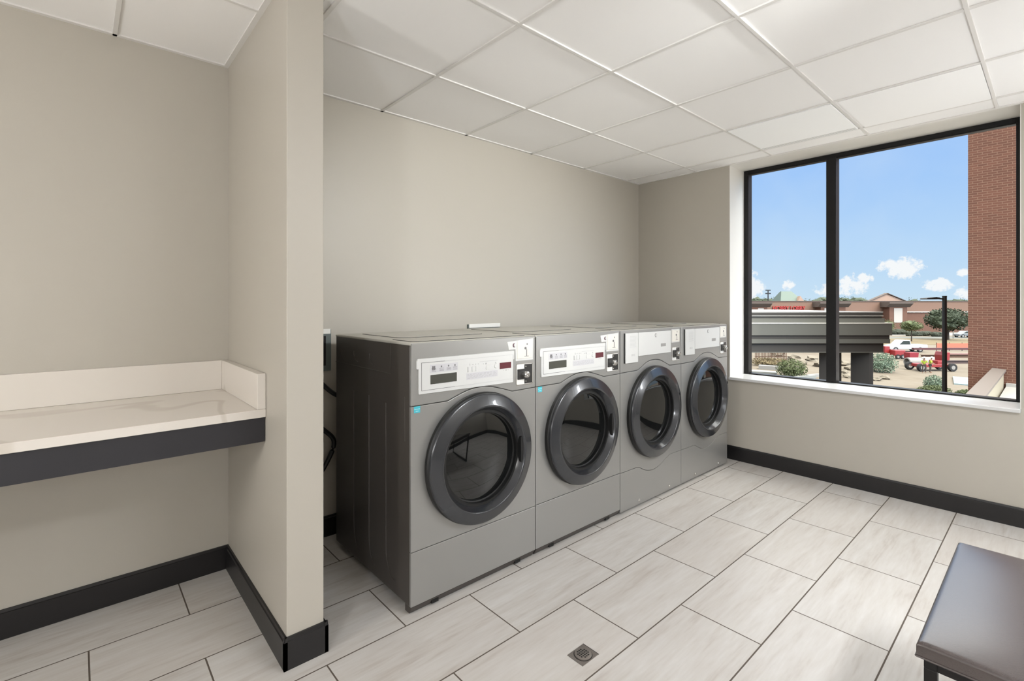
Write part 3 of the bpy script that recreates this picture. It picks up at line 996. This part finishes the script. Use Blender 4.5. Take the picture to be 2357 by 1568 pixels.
# entrance canopy
cw = 19.0
ca = thing('entrance_canopy', 'long grey stepped entrance canopy on thick square columns', 'canopy', G(0, cw, 0), OROT)
Cb = lambda x1, y0, z0, z1, m, n: MB().box(1.0, x1, y0, 8, z0, z1).build(n, m, ca)
Cb(14.62, .20, .79, .925, CANOD, 'fascia_top')
Cb(14.60, .22, .70, .785, CANOD, 'fascia_band')
Cb(14.64, .18, .785, .80, CANOL, 'flashing')
Cb(14.66, .15, .515, .70, CANO, 'fascia_band')
Cb(14.86, -.02, .495, .525, CANOL, 'flashing')
Cb(14.84, 0, .04, .495, CANO, 'fascia_band')
Cb(14.78, .06, -.11, .04, CANOD, 'fascia_band')
Cb(14.80, .05, -.28, -.11, CANO, 'fascia_band')
Cb(14.62, .16, -.62, -.28, CANOD, 'fascia_band')
Cb(14.64, .14, -.655, -.62, CANO, 'flashing')
MB().box(1.0, 14.62, .20, 8, .92, .955).build('roof_edge', ROOFW, ca)
for u in (1911, 1984):
    p = G(R(u, 19.7), 19.7, GZ)
    q = MB().box(-.31, .31, -.31, .31, 0, -.655 - GZ).build('column', COLG, ca)
    q.parent = ca
    q.matrix_parent_inverse = Matrix.Identity(4)
    loc = Matrix.Rotation(-OROT, 4, 'Z') @ (p - Vector(ca.location))
    q.location = loc
    q.rotation_euler.z = -OROT

# street lamp
sw = 18.7
sl_ = thing('street_lamp', 'dark parking lot lamp post with a flat head on a short arm', 'street lamp', G(R(2174, sw), sw), OROT)
MB().lathe([(0, 0), (.10, 0), (.085, 1), (.07, 7.95), (.075, 8.02), (0, 8.02)], seg=16).build('pole', DARKB, sl_, smooth=True)
MB().tube([(-.05, 0, 7.90), (-.35, 0, 7.92)], .03).build('arm', DARKB, sl_)
MB().prism([(-.82, 7.91), (-.78, 7.88), (-.42, 7.88), (-.30, 7.90), (-.30, 7.95), (-.45, 7.965), (-.78, 7.93)], -.16, .16, 'y').build('lamp_head', DARKB, sl_)

# shops
SW = 133.0
Z = lambda v, w: EYE - (v - HORIZON) * w / FPX - GZ
st = thing('shop_building', 'long low pink and brick shop front with red sign letters', 'building', G(0, SW), OROT)
x0, x1 = R(1560, SW), R(2500, SW)
zt = Z(694.5, SW)
MB().box(x0, x1, 0, 4.5, 0, Z(718.5, SW)).build('lower_wall', SBRICK, st)
MB().box(x0, x1, -.15, 4.5, Z(718.5, SW), zt).build('upper_wall', EIFS, st)
MB().box(x0, x1, -.3, 0, Z(719, SW), Z(717.6, SW)).build('string_course', CANOL, st)
MB().box(x0, x1, -.3, 4.5, zt, zt + .2).build('roof_edge', CORN, st)
for u0, u1, wu0, wu1 in ((1690, 1755, 1734, 1747), (1876, 1932, 1884, 1898), (2031, 2071, 2041, 2060)):
    a0, a1 = R(u0, SW), R(u1, SW)
    MB().box(a0, a1, -2.5, -.1, 0, Z(704, SW)).build('entrance_pier', SBRICK, st)
    ct = MB().prism([(-2.5, Z(707, SW)), (-3.6, Z(699, SW)), (-3.6, Z(696, SW)), (0, Z(696, SW)), (0, Z(707, SW))], a0 - .8, a1 + .8, 'x').build('cornice', CORN, st)
    MB().box(R(wu0, SW), R(wu1, SW), -2.56, -2.5, Z(742, SW), Z(709.5, SW)).build('light_panel', mat('shop_panel', lx(228, 218, 206), .7), st)
# roofs rising behind the shop front
p = G(R(1812, 142), 142)
gr = MB().box(0, 1, 0, 1, 0, 1)
gr.bm.clear()
b0, b1, t0, t1 = -3.6, 3.4, -1.9, 1.1
zb_, zt_ = Z(697, 142), Z(671, 142)
vs = [gr.bm.verts.new(q) for q in ((b0, -3, zb_), (b1, -3, zb_), (b1, 3, zb_), (b0, 3, zb_), (t0, -.3, zt_), (t1, -.3, zt_), (t1, .3, zt_), (t0, .3, zt_))]
for q in ((0, 1, 5, 4), (1, 2, 6, 5), (2, 3, 7, 6), (3, 0, 4, 7), (4, 5, 6, 7), (3, 2, 1, 0)):
    gr.bm.faces.new([vs[i] for i in q])
tg = thing('roof_tower', 'green hipped roof tower rising behind the shop front', 'roof', p, OROT)
gr.build('hip_roof', GREENR, tg)
MB().box(b0, b1, -2.8, 2.8, 0, zb_).build('tower_body', EIFS, tg)
MB().prism([(1.0, zb_), (3.3, zb_), (1.9, zb_ + 1.9)], -3.3, -2.0).build('dormer', PEACH, tg)
tp_ = thing('shop_gable', 'low peach gable above the right shop entrance', 'roof', G(R(2042, 139), 139), OROT)
MB().prism([(-5.2, 0), (5.4, 0), (5.4, Z(694, 139)), (0, Z(677, 139)), (-5.2, Z(694, 139))], 0, 1).build('gable_wall', PEACH, tp_)
MB().prism([(-5.6, Z(695, 139)), (0, Z(676, 139)), (5.8, Z(695, 139)), (5.8, Z(694, 139)), (0, Z(674.6, 139)), (-5.6, Z(694, 139))], -.3, 1).build('gable_roof', CORN, tp_)
# red sign letters
cu_ = bpy.data.curves.new('sign_text', 'FONT')
cu_.body = 'HOBBY LOBBY'
cu_.extrude = .15
cu_.offset = .012
cu_.size = 1.0
cu_.align_x = 'CENTER'
tmp = bpy.data.objects.new('sign_text', cu_)
C.objects.link(tmp)
me = bpy.data.meshes.new_from_object(tmp.evaluated_get(bpy.context.evaluated_depsgraph_get()))
bpy.data.objects.remove(tmp)
sg = bpy.data.objects.new('shop_sign', me)
C.objects.link(sg)
me.materials.clear()
me.materials.append(REDP)
zz_ = [v.co.y for v in me.vertices]
xx_ = [v.co.x for v in me.vertices]
kx = (R(1851, SW) - R(1777, SW)) / (max(xx_) - min(xx_))
kz = (9.5 / FPX * SW) / (max(zz_) - min(zz_))
for v in me.vertices:
    v.co = (v.co.x * kx, -v.co.z, (v.co.y - min(zz_)) * kz)
sg.location = G(R(1814, SW), SW - .35, GZ + Z(714.5, SW))
sg.rotation_euler.z = OROT
tag(sg, 'red channel letters on the pink shop wall', 'sign')

# utility pole
up_ = thing('utility_pole', 'tall thin pole with two crossarms behind the shops, left of green roof', 'pole', G(R(1768, 150), 150), OROT)
MB().lathe([(0, 0), (.22, 0), (.16, Z(668, 150)), (0, Z(668, 150))], seg=10).build('pole', DARKB, up_)
MB().box(-.75, .75, -.1, .1, Z(669, 150) - .1, Z(669, 150) + .25).build('crossarm', DARKB, up_)
MB().box(-.8, .8, -.1, .1, Z(675.5, 150) - .2, Z(675.5, 150) + .15).build('crossarm', DARKB, up_)


def tree(name, label, u, w, top, crown_r, trunk_h, m, leafm=None, group=None, sq=(1, 1, .7), n=14, lw=None):
    rnd = random.Random(int(u * 7 + w))
    t = thing(name, label, 'tree' if 'tree' in name else 'shrub', G(R(u, w), w), OROT, group)
    zc = top - crown_r * sq[2]
    b = MB()
    for k in range(n):
        a = rnd.uniform(0, 6.28)
        q = crown_r * rnd.uniform(0, .55)
        b.blob((q * math.cos(a) * sq[0], q * math.sin(a) * sq[1], zc + rnd.uniform(-.45, .45) * crown_r * sq[2]), crown_r * rnd.uniform(.38, .52), .3, 2, rnd, sq)
    b.leaves((0, 0, zc), crown_r, lw or 500, crown_r * .07, rnd, sq)
    b.build('crown', m, t, fixn=False)
    if trunk_h:
        MB().tube([(0, 0, 0), (.02, 0, trunk_h * .5), (0, .03, trunk_h)], [crown_r * .07, crown_r * .05, crown_r * .035], 8).build('trunk', BARK, t, smooth=True)
    return t


# far tree line
for k, (u, vt, r) in enumerate([(1690, 688, 5), (1716, 686, 4), (1736, 689, 5), (1752, 692, 4), (1771, 688, 4), (1786, 691, 3), (1850, 693, 4), (1868, 691, 4), (1884, 692, 4), (1902, 689, 5), (1926, 688, 5), (1948, 687, 5), (1968, 689, 4),
                                (1986, 691, 4), (2100, 691, 5), (2190, 693, 4), (2207, 692, 4), (2222, 694, 4), (2240, 692, 5)]):
    w = 200 + (k % 4) * 26
    tree('far_tree', ['dark distant tree on the skyline behind the shops', 'green distant treetop above the shop roof line', 'low distant tree between taller ones on the skyline'][k % 3] , u, w,
         EYE - (vt - HORIZON) * w / FPX - GZ + r * .28, r, 4, LEAFD, group='tree line behind the shops', sq=(1.3, 1, .8), n=6, lw=120)
for o in [o for o in C.objects if o.name.startswith('far_tree')]:
    o['label'] = 'distant dark green tree in the line behind the shops'

tree('parking_tree', 'broad dark tree behind the street lamp', 2182, 104, Z(711, 104), 3.7, Z(752, 104), LEAFD, sq=(1.05, 1, .62), n=26, lw=2200)
tree('parking_tree', 'small round green tree right of the canopy end', 2098, 100, Z(738, 100), 1.85, Z(755, 100), LEAFM, sq=(1, 1, .6), n=16, lw=1200)
tree('parking_tree', 'leafy tree half hidden behind the canopy end', 2046, 98, Z(735, 98), 1.2, 2.2, LEAFM, sq=(1, 1, 1.1), n=12, lw=700)
# hedges
for k, (u0, u1, v0, v1, w) in enumerate([(2052, 2080, 757, 770, 122), (2088, 2138, 761.5, 773, 117), (2145, 2170, 763, 774, 115)]):
    rnd = random.Random(k)
    b = MB()
    n = max(4, int((u1 - u0) / 5))
    hh = (v1 - v0) / FPX * w
    for i in range(n):
        b.blob(((i + .5) / n * (R(u1, w) - R(u0, w)), 0, hh * .5), hh * .55, .2, 2, rnd, (1.3, 1, .9))
    o = b.build('clipped_hedge', HEDGE, loc=G(R(u0, w), w), rotz=OROT, fixn=False)
    tag(o, ['taller dark hedge block just right of the canopy', 'long dark hedge behind the small tree', 'low hedge running up to the lamp post'][k], 'hedge')


def wheel(t, x, y, r, wd):
    M = Matrix.Translation((x, y, r)) @ Matrix.Rotation(math.pi / 2, 4, 'X')
    w_ = MB().lathe([(0, wd / 2 - .03), (r * .55, wd / 2 - .03), (r * .6, wd / 2), (r * .95, wd / 2), (r, wd / 2 - .05), (r, -wd / 2 + .05), (r * .95, -wd / 2), (0, -wd / 2)], M, 24).build('wheel', TYRE, t, smooth=True)
    MB().lathe([(0, wd / 2), (r * .5, wd / 2), (r * .52, wd / 2 - .04), (r * .52, -wd / 2 - .01), (0, -wd / 2 - .01)], M, 20).build('hub', CHROME, w_, smooth=True)


def car(name, label, cat, loc, rz, body, cab, length, width, m, wx):
    t = thing(name, label, cat, loc, rz)
    MB().prism(body, -width / 2, width / 2).build('body', m, t, bevel=.06, smooth=True, angle=25)
    MB().prism(cab, -width / 2 + .1, width / 2 - .1).build('cab', m, t, bevel=.05, smooth=True, angle=25)
    zs = [q[1] for q in cab]
    xs_ = [q[0] for q in cab]
    zl, zh = min(zs) + .06, max(zs) - .09
    gl = [(xs_[0] + .32, zl), (xs_[1] - .14, zl), (xs_[2] - .12, zh), (xs_[3] + .14, zh)]
    for s_ in (-1, 1):
        y = s_ * (width / 2 - .1)
        MB().prism(gl, y - .012, y + .012).build('side_window', CARGL, t)
    for x in wx:
        for s_ in (-1, 1):
            wheel(t, x, s_ * (width / 2 - .12), .40, .28)
    return t


pk = 79.0
car('pickup_truck', 'white pickup truck parked on the earth beyond the site', 'truck', G(R(2038, pk), pk), OROT - .08,
    [(0, .5), (.1, .95), (1.25, 1.15), (1.6, 1.2), (5.75, 1.2), (5.8, .55), (5.5, .45), (.2, .42)],
    [(1.25, 1.12), (3.35, 1.15), (3.2, 1.9), (2.05, 1.9)], 5.8, 1.95, CARW, (.95, 4.65))
car('parked_car', 'pale grey parked car beside the brick wing edge, beyond the white post', 'car', G(R(2200, 112), 112), OROT,
    [(0, .4), (.05, .8), (1.0, .98), (4.2, .98), (4.5, .8), (4.5, .4)], [(.9, .95), (4.0, .95), (3.5, 1.5), (1.6, 1.5)], 4.5, 1.8, CARG, (.85, 3.6))
wp = MB().lathe([(0, 0), (.09, 0), (.09, Z(752, 108)), (0, Z(752, 108))], seg=10).build('bollard_post', CONC, loc=G(R(2194, 108), 108))
tag(wp, 'white upright post near the parked car', 'post')

# site machinery
lw_ = 55.5
bl_ = thing('boom_lift', 'red boom lift with black wheels on the site, long low boom', 'boom lift', G(R(2119, lw_), lw_), OROT)
for x, y in ((.1, 0), (3.6, 0), (.1, 1.7), (3.6, 1.7)):
    wheel(bl_, x, y, .46, .36)
MB().box(.2, 3.5, .2, 1.6, .45, .80, bev=.05).build('chassis', MACHR, bl_)
MB().box(2.2, 3.0, .3, 1.5, .80, 1.2, bev=.06).build('turntable', MACHR, bl_)
MB().prism([(2.9, 1.15), (3.6, 1.25), (3.65, 2.15), (3.0, 2.2), (2.85, 1.8)], .3, 1.5).build('counterweight', MACHR, bl_, bevel=.05)
MB().box(-.2, 8.5, .7, 1.0, 2.40, 2.62).build('boom', mat('boom_dark', lx(110, 52, 48), .5), bl_)
MB().tube([(3.2, .85, 2.1), (3.3, .85, 2.5)], .12).build('boom_post', MACHR, bl_)
# pale tanks / pipes behind the workers
for k, (u0, u1, v, w, r) in enumerate([(2087, 2118, 831, 60, .55), (2118, 2162, 830, 60.5, .55)]):
    o = MB().lathe([(r * .8, 0), (r, .03), (r, R(u1, w) - R(u0, w)), (r * .8, R(u1, w) - R(u0, w)), (r * .8, 0)], Matrix.Rotation(math.pi / 2, 4, 'Y'), 24).build(
        'concrete_pipe', CONC, loc=G(R(u0, w), w, GZ + r), rotz=OROT, smooth=True)
    tag(o, ['white concrete pipe lying left of the two workers', 'grey concrete pipe lying right behind the two workers'][k], 'pipe')
cp_ = thing('air_compressor', 'red site compressor in front of the pickup truck', 'compressor', G(R(2060, 68), 68), OROT)
MB().box(0, 1.5, 0, 1, .45, 1.25, bev=.08).build('housing', MACHR, cp_)
wheel(cp_, .4, 0, .33, .2)
wheel(cp_, 1.1, 0, .33, .2)
gn = thing('material_hopper', 'dark red steel hopper in front of the pickup tail', 'hopper', G(R(2094, 65.5), 65.5), OROT)
MB().prism([(0, .6), (.1, 0), (1.1, 0), (1.25, 1.15), (0, 1.15)], 0, 1).build('hopper_body', mat('deep_red', lx(178, 24, 40), .5), gn, bevel=.03)
tl = thing('site_cart', 'red cart at the end of the canopy', 'cart', G(R(2037, 69), 69), OROT)
MB().box(0, .7, 0, .6, .7, 1.7, bev=.04).build('cart_body', MACHR, tl)
MB().tube([(.35, .3, 0), (.35, .3, .7)], .09).build('stand', DARKB, tl)
nt_ = thing('barrier_fence', 'orange plastic barrier fence behind the boom lift', 'fence', G(R(2156, 80), 80), OROT)
MB().box(0, 6.5, -.03, .03, .35, 1.25).build('mesh_panel', ORANGE, nt_)
for k in range(4):
    MB().box(k * 2.1, k * 2.1 + .08, .03, .11, 0, 1.35).build('post', DARKB, nt_)
for k, (u0, u1, v, w, zz__) in enumerate([(2180, 2236, 808, 72, .25), (2175, 2236, 826, 63, .25), (2120, 2236, 816, 70, .2)]):
    o = thing('girder_stack', ['pink primed steel girder on the ground behind the boom', 'dark steel girder nearest the boom lift on the right', 'long brown steel girder lying beyond the pipes'][k], 'steel beam', G(R(u0, w), w), OROT)
    ln = R(u1, w) - R(u0, w)
    mm = [mat('primer_pink', lx(226, 160, 150), .6), mat('girder_dark', lx(110, 84, 76), .7), PLANK][k]
    MB().box(0, ln, -.15, .15, .0, .05).build('flange', mm, o)
    MB().box(0, ln, -.03, .03, .05, .35).build('web', mm, o)
    MB().box(0, ln, -.15, .15, .35, .40).build('flange', mm, o)


def worker(label, u, w, facing, lean):
    t = thing('person', label, 'person', G(R(u, w), w), OROT + facing)

    def skin(name, pts, edges, rad, m, parent, root=0):
        me = bpy.data.meshes.new(name)
        me.from_pydata(pts, edges, [])
        o = bpy.data.objects.new(name, me)
        C.objects.link(o)
        o.parent = parent
        md = o.modifiers.new('skin', 'SKIN')
        me.skin_vertices.new() if not me.skin_vertices else None
        for i, r in enumerate(rad):
            me.skin_vertices[0].data[i].radius = (r, r * .85)
            me.skin_vertices[0].data[i].use_root = (i == root)
        sb = o.modifiers.new('sub', 'SUBSURF')
        sb.levels = 1
        sb.render_levels = 1
        me.materials.append(m)
        return o
    L_ = lean
    P = [(0, 0, .95), (0, L_ * .1, 1.15), (0, L_ * .3, 1.38), (0, L_ * .4, 1.50), (0, L_ * .5, 1.62), (0, L_ * .55, 1.74),
         (-.19, L_ * .3, 1.40), (-.27, L_ * .5 + .02, 1.14), (-.20, L_ * .9 + .18, .98), (-.19, L_ * .9 + .26, .97),
         (.19, L_ * .3, 1.40), (.27, L_ * .5 + .02, 1.14), (.20, L_ * .9 + .18, .98), (.19, L_ * .9 + .26, .97),
         (-.10, 0, .90), (-.12, .02, .50), (-.13, -.02, .09), (-.13, .14, .05),
         (.10, 0, .90), (.12, .03, .50), (.14, -.02, .09), (.14, .14, .05)]
    E_ = [(0, 1), (1, 2), (2, 3), (3, 4), (4, 5), (2, 6), (6, 7), (7, 8), (8, 9), (2, 10), (10, 11), (11, 12), (12, 13), (0, 14), (14, 15), (15, 16), (16, 17), (0, 18), (18, 19), (19, 20), (20, 21)]
    r_ = [.13, .135, .14, .055, .085, .08, .065, .05, .038, .03, .065, .05, .038, .03, .095, .065, .045, .04, .095, .065, .045, .04]
    skin('body', P, E_, r_, SKIN, t)
    sp_ = [0, 1, 2, 6, 7, 10, 11]
    mp_ = {v: i for i, v in enumerate(sp_)}
    skin('hi_vis_shirt', [P[i] for i in sp_], [(mp_[a], mp_[b]) for a, b in E_ if a in mp_ and b in mp_], [.155, .165, .165, .085, .068, .085, .068], HIVIS, t)
    tp2 = [0, 14, 15, 16, 18, 19, 20]
    mp2 = {v: i for i, v in enumerate(tp2)}
    skin('trousers', [P[i] for i in tp2], [(mp2[a], mp2[b]) for a, b in E_ if a in mp2 and b in mp2], [.14, .11, .08, .06, .11, .08, .06], DENIM, t)
    MB().lathe([(0, 1.86), (.06, 1.85), (.11, 1.80), (.125, 1.74), (.155, 1.725), (.155, 1.715), (0, 1.715)], Matrix.Translation((0, L_ * .55, 0)), 20).build('hard_hat', HELM, t, smooth=True)
    return t


worker('person in yellow hi-vis shirt and white hard hat, left of the pair', 2127, 54.2, 2.6, .25)
worker('person in hi-vis shirt and white hard hat, right of the pair by the lift', 2141, 54.4, -2.4, .25)


def shrub(label, u, v, w, r, m, leaf_n, sq=(1, 1, .8), name='wild_shrub', size=.09):
    rnd = random.Random(int(u + v))
    b = MB()
    for _ in range(5):
        b.blob((rnd.uniform(-.4, .4) * r, rnd.uniform(-.4, .4) * r, r * sq[2] * .7), r * .4, .3, 1, rnd, sq)
    b.leaves((0, 0, r * sq[2] * .85), r, leaf_n, size, rnd, sq)
    return tag(b.build(name, m, loc=G(R(u, w), w), rotz=OROT, fixn=False), label, 'shrub')


shrub('olive green bush beside the steel plates, left pane', 1822, 850, 51.5, 1.25, LEAFM, 2500, (1.15, 1, .8))
shrub('low dry bush behind the olive green bush', 1770, 846, 61, 1.3, GRASSD, 1500, (1.9, 1, .4))
shrub('silvery young tree between the columns and the earth yard', 2030, 850, 55, 1.4, LEAFG, 2200, (1, 1, .85))
shrub('silver green weeds climbing beside the lamp post', 2150, 900, 43.5, .75, LEAFG, 1500, (1.0, 1, .95), size=.07)
shrub('green grass clump at the left foot of the lamp post', 2150, 905, 40.5, 1.0, LEAFM, 3000, (1.3, .8, .5), size=.06)
shrub('wispy shrub right of the lamp post', 2226, 905, 40.5, .7, LEAFM, 2200, (1.2, .8, .42), size=.06)

# light sheets, rubble and stacked material on the yard
tag(MB().box(0, 5, 0, 6, 0, .12).build('plastic_sheet', SHEET, loc=G(R(2196, 46.5), 46.5), rotz=OROT - .72), 'pale blue sheeting spread right of the lamp post', 'sheet')
for k, (u, w, ln, wd, rz, zh, mm, lab) in enumerate([
        (1708, 54.5, 3.4, 1.5, -.55, .25, LUMB, 'pale stacked steel sheets left of the olive bush'),
        (1746, 57.5, 4.2, .9, -.6, .45, CONC, 'whitish plank pile behind the stacked sheets'),
        (1836, 49.5, 2.6, .45, .35, .3, LUMB, 'grey beam lying nearest the canopy column'),
        (1862, 50.8, 1.8, .4, .35, .3, CONC, 'white beam lying beside the grey beam')]):
    tag(MB().box(0, ln, 0, wd, 0, zh).build('stacked_boards', mm, loc=G(R(u, w), w), rotz=OROT + rz), lab, 'building material')
for k, (u, w, r) in enumerate([(1842, 62, .8), (1868, 66, .8), (1888, 60, .8), (1946, 61, .7), (1955, 57, .6), (1940, 54, .5), (1950, 51, .45), (2037, 50, .5), (2018, 49, .4), (1790, 72, .9), (1826, 68, .8)]):
    rnd = random.Random(k)
    b = MB().blob((0, 0, r * .3), r, .28, 2, rnd, (1.3, 1, .55))
    tag(b.build('rubble_rock', ROCK, loc=G(R(u, w), w), fixn=False), 'pale broken rock on the site behind the canopy columns', 'rock', 'rubble rocks on the site')
fc = thing('stockade_fence', 'fence of upright wooden stakes below the canopy, left pane', 'fence', G(R(1738, 66), 66), OROT)
for k in range(22):
    MB().box(k * .2, k * .2 + .07, -.04, .04, 0, 1.7 + .2 * ((k * 7) % 5) / 5).build('stake', PLANK, fc)
MB().box(0, 4.4, .04, .08, .5, .6).build('rail', PLANK, fc)
MB().box(0, 4.4, .04, .08, 1.3, 1.4).build('rail', PLANK, fc)
